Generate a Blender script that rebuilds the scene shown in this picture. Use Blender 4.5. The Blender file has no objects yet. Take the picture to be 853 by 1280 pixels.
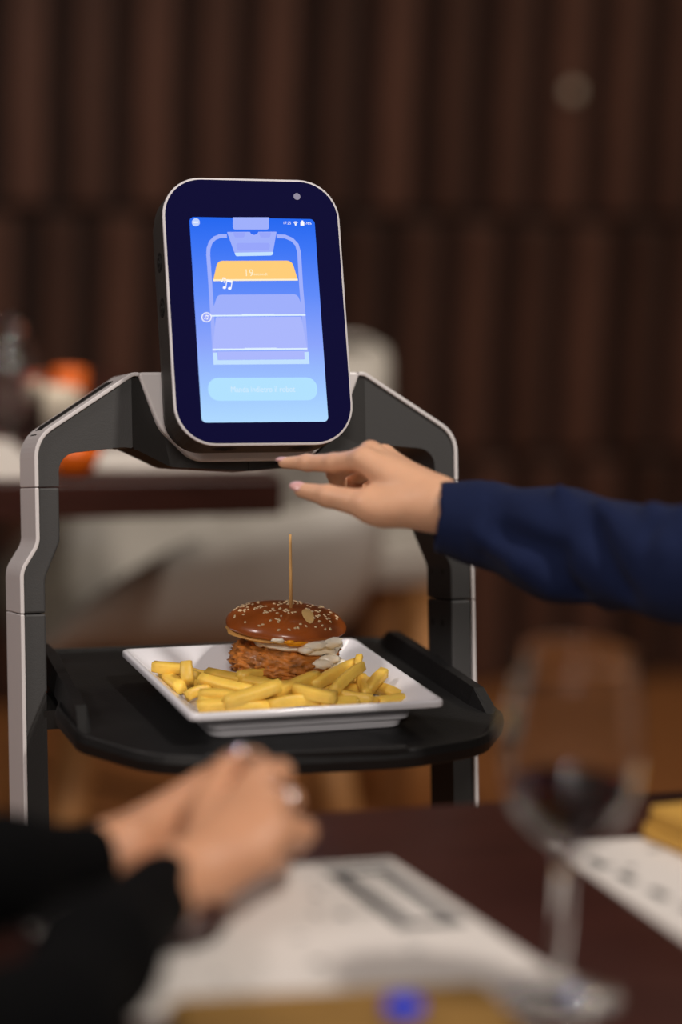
import bpy, bmesh, math, random
import numpy as np
from mathutils import Vector, Matrix, noise

random.seed(7)
SC = bpy.context.scene
COL = SC.collection

# ------------------------------------------------------------------ camera
# world axes = the room's axes (wall, tables and robot are parallel to x)
F_PX = 85 / 36 * 1280
TH, PITCH, ROLL = 0.3139, 0.1874, 0.04
_ct, _st = math.cos(TH), math.sin(TH)
RT = np.array([[_ct, _st, 0], [-_st, _ct, 0], [0, 0, 1]])
CAM = RT @ np.array([.0881, -1.8451, 1.188])
_cp, _sp = math.cos(PITCH), math.sin(PITCH)
FWD = RT @ np.array([0, _cp, -_sp])
_up0 = RT @ np.array([0, _sp, _cp])
_rt0 = RT @ np.array([1., 0, 0])
_c, _s = math.cos(ROLL), math.sin(ROLL)
RIGHT = _c * _rt0 + _s * _up0
UP = -_s * _rt0 + _c * _up0

cam = bpy.data.cameras.new('camera')
cam.lens = 85; cam.sensor_width = 36; cam.sensor_fit = 'AUTO'
cam.clip_start = .05; cam.clip_end = 50
cam.dof.use_dof = True
cam.dof.focus_distance = 1.775
cam.dof.aperture_fstop = 1.8
cam_o = bpy.data.objects.new('camera', cam)
COL.objects.link(cam_o)
cam_o.matrix_world = Matrix([[RIGHT[i], UP[i], -FWD[i], CAM[i]] for i in range(3)] + [[0, 0, 0, 1]])
SC.camera = cam_o

# ------------------------------------------------------------------ light
SC.view_settings.view_transform = 'Standard'
SC.view_settings.look = 'None'
SC.view_settings.gamma = 1
SC.view_settings.use_curve_mapping = False
SC.view_settings.exposure = 0.0

world = bpy.data.worlds.new('world'); SC.world = world
world.use_nodes = True
world.node_tree.nodes['Background'].inputs[0].default_value = (1.0, .9, .8, 1)
world.node_tree.nodes['Background'].inputs[1].default_value = .07


def area(name, loc, target, size, power, color):
    l = bpy.data.lights.new(name, 'AREA'); l.shape = 'DISK'; l.size = size
    l.energy = power; l.color = color
    o = bpy.data.objects.new(name, l); COL.objects.link(o)
    o.location = loc
    o.rotation_euler = (Vector(target) - Vector(loc)).to_track_quat('-Z', 'Y').to_euler()
    return o


area('ceiling_lamp_key', (.62, -1.12, 2.45), (0, -.15, .8), .13, 21, (1, .91, .83))
area('front_fill', (-.75, -2.9, 2.2), (0, -.1, .9), .6, 29, (1, .90, .83))  # unseen soft fill added on the camera side to brighten the robot
area('ceiling_lamp_left', (-1.7, -.3, 2.2), (-.1, -.1, .8), .4, 13, (1, .88, .84))
area('ceiling_lamp_over_back_table', (.15, .8, 2.6), (.25, 1.2, .5), .4, 4.2, (1, .88, .76)).data.spread = 1.5
area('ceiling_lamp_wall', (1.9, 1.4, 2.6), (1.5, 2.4, .4), .3, 9, (1, .82, .62))

# ------------------------------------------------------------------ helpers


def lin(c):
    return tuple(((x / 255) / 12.92 if x / 255 <= .04045 else ((x / 255 + .055) / 1.055) ** 2.4) for x in c)


def ray(px, py):
    return FWD + RIGHT * ((px - 426.5) / F_PX) - UP * ((py - 640) / F_PX)


def at(px, py, d):
    return CAM + ray(px, py) * d


def on_plane(px, py, p0, n):
    r = ray(px, py)
    return CAM + r * (np.dot(np.asarray(p0) - CAM, n) / np.dot(r, n))


def on_z(px, py, z):
    return on_plane(px, py, (0, 0, z), np.array([0, 0, 1.]))


def on_y(px, py, y):
    return on_plane(px, py, (0, y, 0), np.array([0, 1., 0]))


MATS = {}


def mat(name, rgb, rough=.5, metal=0, spec=.5, noise_amt=0, noise_scale=50, bump=0, bump_scale=200,
        emit=None, emit_strength=1, transmission=0, ior=1.45, coat=0, sheen=0, sss=0, rand=0, stretch=None, subtract=None):
    m = bpy.data.materials.new(name); m.use_nodes = True
    nt = m.node_tree; b = nt.nodes['Principled BSDF']
    col = (*lin(rgb), 1)
    b.inputs['Base Color'].default_value = col
    b.inputs['Roughness'].default_value = rough
    b.inputs['Metallic'].default_value = metal
    b.inputs['Specular IOR Level'].default_value = spec
    b.inputs['IOR'].default_value = ior
    b.inputs['Transmission Weight'].default_value = transmission
    b.inputs['Coat Weight'].default_value = coat
    b.inputs['Sheen Weight'].default_value = sheen
    if sss:
        b.inputs['Subsurface Weight'].default_value = sss
        b.inputs['Subsurface Radius'].default_value = (.006, .0025, .0015)
        b.inputs['Subsurface Scale'].default_value = 1.0
    if emit:
        b.inputs['Emission Color'].default_value = (*lin(emit), 1)
        b.inputs['Emission Strength'].default_value = emit_strength
    tc = nt.nodes.new('ShaderNodeTexCoord')
    src = tc.outputs['Object']
    if stretch:
        mp = nt.nodes.new('ShaderNodeMapping'); mp.inputs['Scale'].default_value = stretch
        nt.links.new(src, mp.inputs[0]); src = mp.outputs[0]
    if noise_amt or rand:
        n = nt.nodes.new('ShaderNodeTexNoise'); n.inputs['Scale'].default_value = noise_scale
        n.inputs['Detail'].default_value = 5
        nt.links.new(src, n.inputs['Vector'])
        mr = nt.nodes.new('ShaderNodeMapRange')
        mr.inputs['From Min'].default_value = .25; mr.inputs['From Max'].default_value = .75
        mr.inputs['To Min'].default_value = 1 - noise_amt; mr.inputs['To Max'].default_value = 1 + noise_amt
        nt.links.new(n.outputs['Fac'], mr.inputs['Value'])
        val = mr.outputs[0]
        if rand:
            oi = nt.nodes.new('ShaderNodeObjectInfo')
            m2 = nt.nodes.new('ShaderNodeMapRange')
            m2.inputs['To Min'].default_value = 1 - rand; m2.inputs['To Max'].default_value = 1 + rand
            nt.links.new(oi.outputs['Random'], m2.inputs['Value'])
            mm = nt.nodes.new('ShaderNodeMath'); mm.operation = 'MULTIPLY'
            nt.links.new(val, mm.inputs[0]); nt.links.new(m2.outputs[0], mm.inputs[1]); val = mm.outputs[0]
        vm = nt.nodes.new('ShaderNodeVectorMath'); vm.operation = 'SCALE'
        vm.inputs[0].default_value = col[:3]
        nt.links.new(val, vm.inputs['Scale'])
        nt.links.new(vm.outputs[0], b.inputs['Base Color'])
    if bump:
        n2 = nt.nodes.new('ShaderNodeTexNoise'); n2.inputs['Scale'].default_value = bump_scale
        nt.links.new(src, n2.inputs['Vector'])
        bp = nt.nodes.new('ShaderNodeBump'); bp.inputs['Strength'].default_value = bump
        bp.inputs['Distance'].default_value = .001
        nt.links.new(n2.outputs['Fac'], bp.inputs['Height']); nt.links.new(bp.outputs[0], b.inputs['Normal'])
    MATS[name] = m
    return m


def link(name, me, m, parent=None, smooth=False):
    o = bpy.data.objects.new(name, me); COL.objects.link(o)
    if m is not None:
        me.materials.append(m)
    if parent is not None:
        o.parent = parent
        o.matrix_parent_inverse = parent.matrix_world.inverted() if False else Matrix.Identity(4)
    if smooth:
        me.polygons.foreach_set('use_smooth', [True] * len(me.polygons))
    return o


def mesh(name, verts, faces, m, parent=None, smooth=False):
    me = bpy.data.meshes.new(name)
    me.from_pydata([tuple(map(float, v)) for v in verts], [], faces)
    me.update()
    return link(name, me, m, parent, smooth)


def from_bm(name, bm, m, parent=None, smooth=False, recalc=True):
    if recalc:
        bmesh.ops.recalc_face_normals(bm, faces=bm.faces)
    me = bpy.data.meshes.new(name); bm.to_mesh(me); bm.free()
    return link(name, me, m, parent, smooth)


def empty(name, loc=(0, 0, 0)):
    o = bpy.data.objects.new(name, None); COL.objects.link(o); o.location = loc
    o.empty_display_size = .05
    return o


def tag(o, label=None, cat=None, group=None, kind=None):
    if label: o['label'] = label
    if cat: o['category'] = cat
    if group: o['group'] = group
    if kind: o['kind'] = kind
    return o


def child_of_empty(o, e):
    """meshes are modelled in world space; keep them there under an empty that stands elsewhere"""
    o.parent = e
    o.matrix_parent_inverse = Matrix.Translation(-Vector(e.location))
    return o


def bevel(o, w, seg=2, angle=35):
    b = o.modifiers.new('bevel', 'BEVEL'); b.width = w; b.segments = seg
    b.limit_method = 'ANGLE'; b.angle_limit = math.radians(angle)
    return o


def box_bm(x0, x1, y0, y1, z0, z1):
    bm = bmesh.new()
    bmesh.ops.create_cube(bm, size=1)
    for v in bm.verts:
        v.co = Vector((x0 + (v.co.x + .5) * (x1 - x0), y0 + (v.co.y + .5) * (y1 - y0), z0 + (v.co.z + .5) * (z1 - z0)))
    return bm


def rounded(pts, n=7):
    """pts: (x, y, r); returns an open/closed polyline with rounded corners (all points treated as closed unless r=0)"""
    out = []
    N = len(pts)
    for i, (x, y, r) in enumerate(pts):
        if r == 0:
            out.append((x, y)); continue
        p = Vector((x, y)); a = Vector(pts[i - 1][:2]) - p; b = Vector(pts[(i + 1) % N][:2]) - p
        la, lb = a.length, b.length
        a.normalize(); b.normalize()
        ang = a.angle(b)
        t = min(r / math.tan(ang / 2), la * .49, lb * .49)
        rr = t * math.tan(ang / 2)
        bis = (a + b).normalized(); c = p + bis * (rr / math.sin(ang / 2))
        s = p + a * t - c; e = p + b * t - c
        a0 = math.atan2(s.y, s.x); a1 = math.atan2(e.y, e.x)
        da = (a1 - a0 + math.pi) % (2 * math.pi) - math.pi
        for k in range(n + 1):
            an = a0 + da * k / n
            out.append((c.x + rr * math.cos(an), c.y + rr * math.sin(an)))
    return out


def prism(name, poly, fn, d0, d1, m, parent=None, bev=0):
    """closed polygon in (u,v), swept from depth d0 to d1 by fn(u,v,d)"""
    bm = bmesh.new()
    a = [bm.verts.new(tuple(fn(u, v, d0))) for u, v in poly]
    b = [bm.verts.new(tuple(fn(u, v, d1))) for u, v in poly]
    n = len(poly)
    bm.faces.new(a); bm.faces.new(b[::-1])
    for i in range(n):
        bm.faces.new((a[i], b[i], b[(i + 1) % n], a[(i + 1) % n]))
    o = from_bm(name, bm, m, parent)
    if bev: bevel(o, bev)
    return o


def flat(name, poly, fn, d, m, parent=None):
    """thin print on a plane; polygon may be concave"""
    return prism(name, poly, fn, d, d + .00005, m, parent)


def lathe(name, prof, centre, m, parent=None, seg=48, smooth=True, axis=None):
    """prof: list of (r, z)"""
    vs, fs = [], []
    cx, cy, cz = centre
    n = len(prof)
    for r, z in prof:
        for k in range(seg):
            a = 2 * math.pi * k / seg
            vs.append((cx + r * math.cos(a), cy + r * math.sin(a), cz + z))
    for i in range(n - 1):
        for k in range(seg):
            k2 = (k + 1) % seg
            fs.append((i * seg + k, i * seg + k2, (i + 1) * seg + k2, (i + 1) * seg + k))
    bm = bmesh.new()
    bv = [bm.verts.new(v) for v in vs]
    for f in fs: bm.faces.new([bv[i] for i in f])
    bmesh.ops.remove_doubles(bm, verts=bm.verts, dist=1e-6)
    return from_bm(name, bm, m, parent, smooth)


def tube(name, pts, radii, m, parent=None, seg=12, smooth=True, closed=False):
    bm = bmesh.new(); rings = []
    P = [Vector(p) for p in pts]
    n = len(P)
    prev = None
    for i in range(n):
        if closed: t = (P[(i + 1) % n] - P[i - 1]).normalized()
        else: t = (P[min(i + 1, n - 1)] - P[max(i - 1, 0)]).normalized()
        if prev is None:
            ref = Vector((0, 0, 1)) if abs(t.z) < .9 else Vector((1, 0, 0))
            u = t.cross(ref).normalized()
        else:
            u = (prev - t * prev.dot(t)).normalized()
        prev = u; w = t.cross(u)
        r = radii[i] if hasattr(radii, '__len__') else radii
        rings.append([bm.verts.new(P[i] + (u * math.cos(a) + w * math.sin(a)) * r) for a in [2 * math.pi * k / seg for k in range(seg)]])
    for i in range(n if closed else n - 1):
        A, B = rings[i], rings[(i + 1) % n]
        for k in range(seg):
            bm.faces.new((A[k], A[(k + 1) % seg], B[(k + 1) % seg], B[k]))
    if not closed:
        bm.faces.new(rings[0][::-1]); bm.faces.new(rings[-1])
    return from_bm(name, bm, m, parent, smooth)


# ---- implicit surfaces (numpy) meshed by surface nets
def smin(a, b, k):
    h = np.clip(.5 + .5 * (b - a) / k, 0, 1)
    return b + (a - b) * h - k * h * (1 - h)


def d_cone(P, a, b, ra, rb):
    a = np.asarray(a, float); ab = np.asarray(b, float) - a
    t = np.clip(((P - a) @ ab) / (ab @ ab), 0, 1)
    return np.linalg.norm(P - a - t[..., None] * ab, axis=-1) - (ra + (rb - ra) * t)


def d_ell(P, c, axes, r):
    """ellipsoid: axes 3x3 rows, r radii"""
    q = (P - np.asarray(c)) @ np.asarray(axes).T
    r = np.asarray(r)
    k0 = np.linalg.norm(q / r, axis=-1); k1 = np.linalg.norm(q / (r * r), axis=-1)
    return k0 * (k0 - 1) / np.maximum(k1, 1e-9)


def grid(lo, hi, h):
    ax = [np.arange(lo[i], hi[i] + h, h) for i in range(3)]
    return np.stack(np.meshgrid(*ax, indexing='ij'), -1), np.array(lo), h


def surface_net(f, lo, h):
    nx, ny, nz = f.shape
    ins = f < 0
    cnt = np.zeros((nx - 1, ny - 1, nz - 1)); acc = np.zeros((nx - 1, ny - 1, nz - 1, 3))
    corners = [(i, j, k) for i in (0, 1) for j in (0, 1) for k in (0, 1)]
    def sl(c): return tuple(slice(c[i], f.shape[i] - 1 + c[i]) for i in range(3))
    for c in corners:
        for ax in range(3):
            if c[ax]: continue
            e = list(c); e[ax] = 1
            a, b = f[sl(c)], f[sl(e)]
            x = (a < 0) != (b < 0)
            t = np.where(x, a / np.where(x, a - b, 1), 0)
            cnt += x
            for d in range(3):
                acc[..., d] += np.where(x, c[d] + (t if d == ax else 0), 0)
    act = cnt > 0
    idx = -np.ones(act.shape, int); idx[act] = np.arange(act.sum())
    cells = np.argwhere(act)
    V = lo + h * (cells + acc[act] / cnt[act][:, None])
    faces = []
    for ax in range(3):
        o1, o2 = (ax + 1) % 3, (ax + 2) % 3
        s0 = [slice(1, -1)] * 3; s0[ax] = slice(0, f.shape[ax] - 1)
        s1 = list(s0); s1[ax] = slice(1, f.shape[ax])
        A, B = ins[tuple(s0)], ins[tuple(s1)]
        e = np.argwhere(A != B)
        inside_first = A[A != B]
        base = e.copy(); base[:, o1] += 1; base[:, o2] += 1
        def cell(d1, d2):
            q = base.copy(); q[:, o1] += d1; q[:, o2] += d2
            return idx[q[:, 0], q[:, 1], q[:, 2]]
        Q = np.stack([cell(-1, -1), cell(0, -1), cell(0, 0), cell(-1, 0)], 1)
        Q[~inside_first] = Q[~inside_first][:, ::-1]
        faces.append(Q)
    Fc = np.concatenate(faces); Fc = Fc[(Fc >= 0).all(1)]
    return V, Fc


def sdf_mesh(name, fn, pts, pad, h, m, parent=None):
    pts = np.asarray(pts)
    P, lo, h = grid(pts.min(0) - pad, pts.max(0) + pad, h)
    V, Fc = surface_net(fn(P), lo, h)
    me = bpy.data.meshes.new(name)
    me.vertices.add(len(V)); me.vertices.foreach_set('co', V.astype(np.float32).ravel())
    me.loops.add(Fc.size); me.loops.foreach_set('vertex_index', Fc.astype(np.int32).ravel())
    me.polygons.add(len(Fc)); me.polygons.foreach_set('loop_start', np.arange(0, Fc.size, 4, dtype=np.int32))
    me.update(calc_edges=True); me.validate()
    return link(name, me, m, parent, True)


def set_origin(o, p):
    """move a mesh's origin to p (mesh modelled in world space, unparented)"""
    p = Vector([float(x) for x in p])
    o.data.transform(Matrix.Translation(-p)); o.location = p
    return o


# ------------------------------------------------------------------ materials
M = {}
M['floor'] = mat('floor_wood', (150, 96, 54), .45, noise_amt=.25, noise_scale=3, stretch=(1.5, 12, 1))
M['board'] = mat('wall_wood', (82, 54, 43), .42, noise_amt=.35, noise_scale=9, stretch=(6, 6, .7), rand=.35)
M['wallback'] = mat('wall_backing', (30, 20, 16), .8)
M['white_plastic'] = mat('white_plastic', (226, 222, 222), .35)
M['seam'] = mat('seam_dark', (20, 20, 20), .6)
M['graphite'] = mat('graphite_plastic', (66, 66, 66), .55, bump=.15, bump_scale=900)
M['graphite_d'] = mat('dark_plastic', (38, 37, 36), .6, bump=.15, bump_scale=900)
M['black'] = mat('black_plastic', (24, 24, 25), .5, bump=.1, bump_scale=700)
M['tray'] = mat('tray_black', (17, 17, 18), .5, noise_amt=.25, noise_scale=40, bump=.25, bump_scale=350)
M['bezel'] = mat('bezel_glass', (17, 16, 60), .06, spec=.25)  # navy tint carries the screen's glow bleeding into the black glass
M['trim'] = mat('silver_trim', (225, 222, 225), .3, metal=.1)
M['head'] = mat('head_plastic', (58, 56, 54), .5, bump=.15, bump_scale=900)
M['lens'] = mat('lens_glass', (150, 150, 175), .15)
M['ceramic'] = mat('white_ceramic', (238, 238, 244), .12, spec=.6)
M['fry'] = mat('fried_potato', (241, 200, 88), .42, noise_amt=.16, noise_scale=60, bump=.35, bump_scale=250, rand=.13, sss=.15)
M['bun'] = mat('brioche_bun', (152, 78, 30), .3, noise_amt=.35, noise_scale=35, bump=.2, bump_scale=120, coat=.3)
M['crumb'] = mat('bun_crumb', (226, 186, 120), .7, noise_amt=.1, noise_scale=80)
M['sesame'] = mat('sesame', (226, 200, 158), .5, rand=.1)
M['chicken'] = mat('fried_chicken', (186, 116, 48), .5, noise_amt=.75, noise_scale=120, bump=1.0, bump_scale=260, coat=.12)
M['eggwhite'] = mat('egg_white', (252, 244, 226), .25)
M['yolk'] = mat('egg_yolk', (240, 158, 25), .2)
M['cheese'] = mat('melted_cheese', (222, 168, 96), .35)
M['skewer'] = mat('bamboo', (205, 160, 100), .6)
M['skin'] = mat('skin', (222, 172, 138), .45, noise_amt=.06, noise_scale=60, sss=.12, bump=.12, bump_scale=500)
M['skin2'] = mat('skin_tan', (204, 150, 116), .45, noise_amt=.06, noise_scale=60, sss=.12, bump=.12, bump_scale=500)
M['nail'] = mat('nail_polish', (224, 172, 168), .12, coat=.6)
M['navy'] = mat('navy_cloth', (20, 30, 62), .9, spec=.2, noise_amt=.08, noise_scale=300, sheen=.02, bump=.3, bump_scale=1500)
M['blackcloth'] = mat('black_cloth', (7, 7, 8), .95, spec=.1)
M['gold'] = mat('gold_metal', (222, 180, 100), .25, metal=1)
M['silver'] = mat('silver_metal', (235, 235, 235), .12, metal=1)
M['mahogany'] = mat('mahogany', (58, 30, 24), .33, noise_amt=.25, noise_scale=12, stretch=(1, 9, 9))
M['paper'] = mat('placemat_paper', (214, 208, 202), .7)
M['ink'] = mat('print_ink', (58, 60, 62), .7)
M['inkgrey'] = mat('print_grey', (150, 150, 148), .7)
M['napkin'] = mat('mustard_napkin', (196, 150, 66), .7, noise_amt=.12, noise_scale=30)
M['napkin_d'] = mat('ochre_paper', (134, 100, 46), .7, noise_amt=.2, noise_scale=30)
M['blue'] = mat('reflection_blue', (40, 70, 230), .25, coat=.5)
M['date'] = mat('dark_fruit', (58, 34, 30), .35)
M['glass'] = mat('clear_glass', (255, 255, 255), .0, transmission=1, ior=1.45)
M['wine'] = mat('red_wine', (60, 4, 10), .0, transmission=.9, ior=1.34)
M['shell'] = mat('white_shell', (182, 177, 169), .4)
M['beech'] = mat('beech_wood', (196, 140, 84), .5, noise_amt=.15, noise_scale=20, stretch=(6, 6, 1))
M['metal_dark'] = mat('dark_metal', (30, 30, 32), .4, metal=.8)
M['orange'] = mat('orange_plastic', (240, 110, 20), .4)
M['red'] = mat('red_plastic', (190, 50, 40), .4)
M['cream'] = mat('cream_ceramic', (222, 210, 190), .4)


def em(name, rgb, s=1.0):
    m = bpy.data.materials.new(name); m.use_nodes = True
    nt = m.node_tree; nt.nodes.clear()
    e = nt.nodes.new('ShaderNodeEmission'); e.inputs[0].default_value = (*lin(rgb), 1); e.inputs[1].default_value = s
    o = nt.nodes.new('ShaderNodeOutputMaterial'); nt.links.new(e.outputs[0], o.inputs[0])
    return m


# ------------------------------------------------------------------ room
floor = from_bm('floor', box_bm(-3, 3.6, -3, 2.6, -.05, 0), M['floor']); tag(floor, kind='structure')
wall = from_bm('wall_back', box_bm(-3, 3.6, 2.452, 2.6, 0, 2.8), M['wallback']); tag(wall, kind='structure')
PER, RH = .1125, .45


def board_mesh():
    prof = [(.010, 0), (.016, -.030), (.024, -.044), (.078, -.036), (.090, -.024), (.094, 0)]
    bm = bmesh.new(); rings = []
    for z, k in ((.006, .8), (.012, 1), (RH - .018, 1), (RH - .010, .8)):
        rings.append([bm.verts.new((x - PER / 2, y * k, z)) for x, y in prof])
    n = len(prof)
    for a, b in zip(rings, rings[1:]):
        for i in range(n): bm.faces.new((a[i], a[(i + 1) % n], b[(i + 1) % n], b[i]))
    bm.faces.new(rings[0][::-1]); bm.faces.new(rings[-1])
    bmesh.ops.recalc_face_normals(bm, faces=bm.faces)
    me = bpy.data.meshes.new('board'); bm.to_mesh(me); bm.free(); me.materials.append(M['board'])
    return me


bme = board_mesh()
for r in range(6):
    for i in range(-25, 24):
        o = bpy.data.objects.new('board', bme); COL.objects.link(o); o.parent = wall
        o.location = (1.0765 + i * PER + PER / 2 + (.05 if r % 2 == 0 else 0), 2.452, r * RH)

# added pale disc standing in for a highlight on the wall
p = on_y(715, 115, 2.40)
so = lathe('highlight_disc', [(0, 0), (.004, 0), (.004, .014), (.011, .018), (.013, .024), (.010, .028), (0, .030)], (0, 0, 0), M['cream'])
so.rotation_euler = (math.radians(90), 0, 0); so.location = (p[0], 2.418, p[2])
tag(so, 'small pale round disc standing in for a highlight on the dark wooden wall boards', 'highlight')

# ------------------------------------------------------------------ robot
LEAN = math.atan(.19)
P0 = np.array([0, -.0668, .8704])
HV = np.array([0, math.sin(LEAN), math.cos(LEAN)])
NB = np.array([0, math.cos(LEAN), -math.sin(LEAN)])


def fp(x, h, d):
    return P0 + np.array([x, 0, 0]) + h * HV + d * NB


robot = empty('service_robot', (0, -.12, 0))
tag(robot, 'white and graphite serving robot with a lit blue screen and a black tray', 'robot')
RB = []


def rp(o, parent=None, label=None):
    if parent is None: child_of_empty(o, robot)
    else: o.parent = parent
    if label: o['label'] = label
    return o


D = .06
HB = -.845      # bottom of the posts along the leaning axis


def mir(poly, s):
    return [(s * x, y) for x, y in poly] if s < 0 else list(poly)


# outer path of the right side (x>0), bottom to top
OUT = [(.1775, HB, 0), (.1765, -.0615, .02), (.1643, -.0425, .016), (.1643, .0348, .026), (.0905, .0822, .012), (.0850, .0822, 0)]
out_path = rounded(OUT)
INN = [(.1575, HB, 0), (.1575, -.068, .02), (.1460, -.041, .016), (.1460, .0225, .014), (.0925, .0275, .03), (.060, .012, .02), (.0, .0085, 0)]
inn_path = rounded(INN)


def clip_path(path, h0, h1):
    out = []
    for (a, b) in zip(path, path[1:]):
        for k in range(9):
            t = k / 8
            p_ = (a[0] + (b[0] - a[0]) * t, a[1] + (b[1] - a[1]) * t)
            if h0 - 1e-9 <= p_[1] <= h1 + 1e-9 and (not out or abs(out[-1][0] - p_[0]) + abs(out[-1][1] - p_[1]) > 1e-6): out.append(p_)
    return out


def cut(path, h):
    for a, b in zip(path, path[1:]):
        if (a[1] - h) * (b[1] - h) <= 0 and a[1] != b[1]:
            t = (h - a[1]) / (b[1] - a[1]); return (a[0] + (b[0] - a[0]) * t, h)


def seg_path(path, h0, h1):
    pts = [p for p in path if h0 < p[1] < h1]
    if h0 > path[0][1]: pts = [cut(path, h0)] + pts
    else: pts = [path[0]] + pts if path[0] not in pts else pts
    c2 = cut(path, h1)
    if c2 and h1 < .05: pts = pts + [c2]
    return pts


def offset(path, w):
    out = []
    for i, p in enumerate(path):
        a = Vector(path[max(i - 1, 0)]); b = Vector(path[min(i + 1, len(path) - 1)])
        t = (b - a).normalized(); out.append((p[0] - t.y * w, p[1] + t.x * w))
    return out


SEAM1, SEAM2 = -.0015, -.0935
G = .0003
for s in (-1, 1):
    # white outer shell in three lengths with hairline seams
    for nm, h0, h1 in (('lower_side_shell', HB, SEAM2 - G), ('middle_side_shell', SEAM2 + G, SEAM1 - G), ('arm_shell', SEAM1 + G, 1)):
        pth = [p for p in seg_path(out_path, h0, h1)]
        inner = offset(pth, .0030)
        poly = pth + inner[::-1]
        o = prism(nm, mir(poly, s), fp, -.001, D, M['white_plastic']); bevel(o, .0008, 2, 50); rp(o)
    # dark inset slot on the sloping top of the arm
    slot = []
    for x in np.linspace(.100, .1585, 9):
        h = .0822 + (x - .0905) * (.0348 - .0822) / (.1643 - .0905)
        slot.append((x, h + .0002 - (.0022 if x > .156 else 0)))
    o = prism('indicator_slot', mir(slot + [(x, h - .002) for x, h in slot[::-1]], s), lambda u, v, d: fp(u, v + .0006, d), .022, .046, M['black']); rp(o)
    # dark front panels of the post
    po = offset(out_path, .0030)
    for nm, h0, h1, mm in (('middle_post_panel', SEAM2 + G, SEAM1 - G, 'graphite'),):
        a = seg_path(po, h0, h1); b = seg_path(inn_path, h0, h1)
        o = prism(nm, mir(a + b[::-1], s), fp, .0012, D - .004, M[mm]); bevel(o, .0015, 2, 50); rp(o)
    a = [cut(po, -.186), cut(po, SEAM2 - G)]; b = [cut(inn_path, -.150), cut(inn_path, SEAM2 - G)]
    o = prism('lower_post_panel', mir([a[0], a[1], b[1], b[0]], s), fp, .0012, D - .004, M['graphite']); bevel(o, .0015, 2, 50); rp(o)
    o = prism('lower_post', mir([(.1735, HB), cut(po, -.1866), (.1577, -.1506), (.1577, HB)], s), fp, .0035, D - .004, M['graphite_d']); rp(o)
    # screw holes on the inner face
    for (h, d) in ((-.072, .020), (-.072, .044), (-.112, .022), (-.112, .044), (-.140, .033), (-.156, .036)):
        bm = bmesh.new()
        c = fp(s * .1577, h, d)
        bmesh.ops.create_cone(bm, cap_ends=True, segments=14, radius1=.0026, radius2=.0026, depth=.001,
                              matrix=Matrix.Translation(Vector(c)) @ Matrix.Rotation(math.pi / 2, 4, 'Y'))
        rp(from_bm('screw_hole', bm, M['black']))

# the arch under the head: one dark front from post to post
po = offset(out_path, .0030)
a = seg_path(po, SEAM1 + G, 1)
a = [p for p in a if p[0] > .0865]
U_R = rounded([(.0856, .0795, 0), (.0700, .0400, .03), (.0440, .0155, .022), (0, .0155, 0)])
b = [p for p in inn_path if p[1] > SEAM1 + G or p[0] < .1] 
b = [cut(inn_path, SEAM1 + G)] + b
right_half = a + U_R[1:-1]
poly = right_half + [(-x, h) for x, h in right_half[::-1]]
bot = b[:-1]
poly += [(-x, h) for x, h in bot] + [(0, INN[-1][1])] + bot[::-1]


def arch_fn(u, v, d):
    # the flanks fold back towards the head from a crease near x = .09
    k = max(0, (.090 - abs(u)) / .05)
    return fp(u, v, d + (min(k, 1) * .012 if d < .02 else 0))


# build with a crease: split into outer arm and inner cheek
def tri_panel(name, poly, m, depth_fn, back):
    bm = bmesh.new()
    f = [bm.verts.new(tuple(fp(u, v, depth_fn(u)))) for u, v in poly]
    g = [bm.verts.new(tuple(fp(u, v, back))) for u, v in poly]
    n = len(poly)
    bm.faces.new(f); bm.faces.new(g[::-1])
    for i in range(n): bm.faces.new((f[i], g[i], g[(i + 1) % n], f[(i + 1) % n]))
    bmesh.ops.triangulate(bm, faces=[q for q in bm.faces if len(q.verts) > 4])
    return from_bm(name, bm, m)


XC = .0905
for s in (-1, 1):
    top_in = [p for p in a if p[0] >= XC]
    bot_out = [p for p in bot if p[0] >= XC + .0005]
    arm = top_in + [(XC, .0775), (XC, .0272)] + bot_out[::-1]
    o = tri_panel('arm_panel', mir(arm, s), M['graphite'], lambda u: .0012, D - .004); bevel(o, .0012, 2, 50); rp(o)
    cheek = [(XC, .0775)] + U_R[:-1] + [(0.0002, .0155), (.0002, .0085)] + [p for p in bot if p[0] < XC - .0005][::-1] + [(XC, .0272)]
    o = tri_panel('cheek_panel', mir(cheek, s), M['graphite_d'], lambda u: .0012 + min(1, max(0, (XC - abs(u)) / .03)) * .008, D - .004); rp(o)
# white cradle that holds the head
Uo = U_R[:-1]
crad = [(.0849, .0822)] + Uo
crad = crad + [(-x, h) for x, h in crad[::-1]]
o = prism('head_cradle', crad, fp, -.0012, D, M['white_plastic']); bevel(o, .002, 2, 50); rp(o)

# base and lower tray carriage (hidden by the dining table from here)
o = prism('base', rounded([(-.19, -.40, .07), (.19, -.40, .07), (.19, .06, .07), (-.19, .06, .07)]), lambda u, v, d: (u, v, d), .035, .20, M['white_plastic']); bevel(o, .012, 3); rp(o)
for s in (-1, 1):
    for yy in (-.30, -.04):
        bm = bmesh.new()
        bmesh.ops.create_cone(bm, cap_ends=True, segments=20, radius1=.045, radius2=.045, depth=.03,
                              matrix=Matrix.Translation((s * .15, yy, .045)) @ Matrix.Rotation(math.pi / 2, 4, 'Y'))
        rp(from_bm('wheel', bm, M['black']))

# ---- head
TILT = .3564
S0 = np.array([-.0064, -.0929, .9952])
SV = np.array([0, math.sin(TILT), math.cos(TILT)])
SN = np.array([0, math.cos(TILT), -math.sin(TILT)])


def hp(x, v, d):
    return S0 + np.array([x, 0, 0]) + v * SV + d * SN


def hpix(px, py):
    P = on_plane(px, py, S0, SN) - S0
    return float(P[0]), float(P @ SV)


X0, X1, V0, V1 = -.0672, .0672, -.0930, .1062


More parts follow.
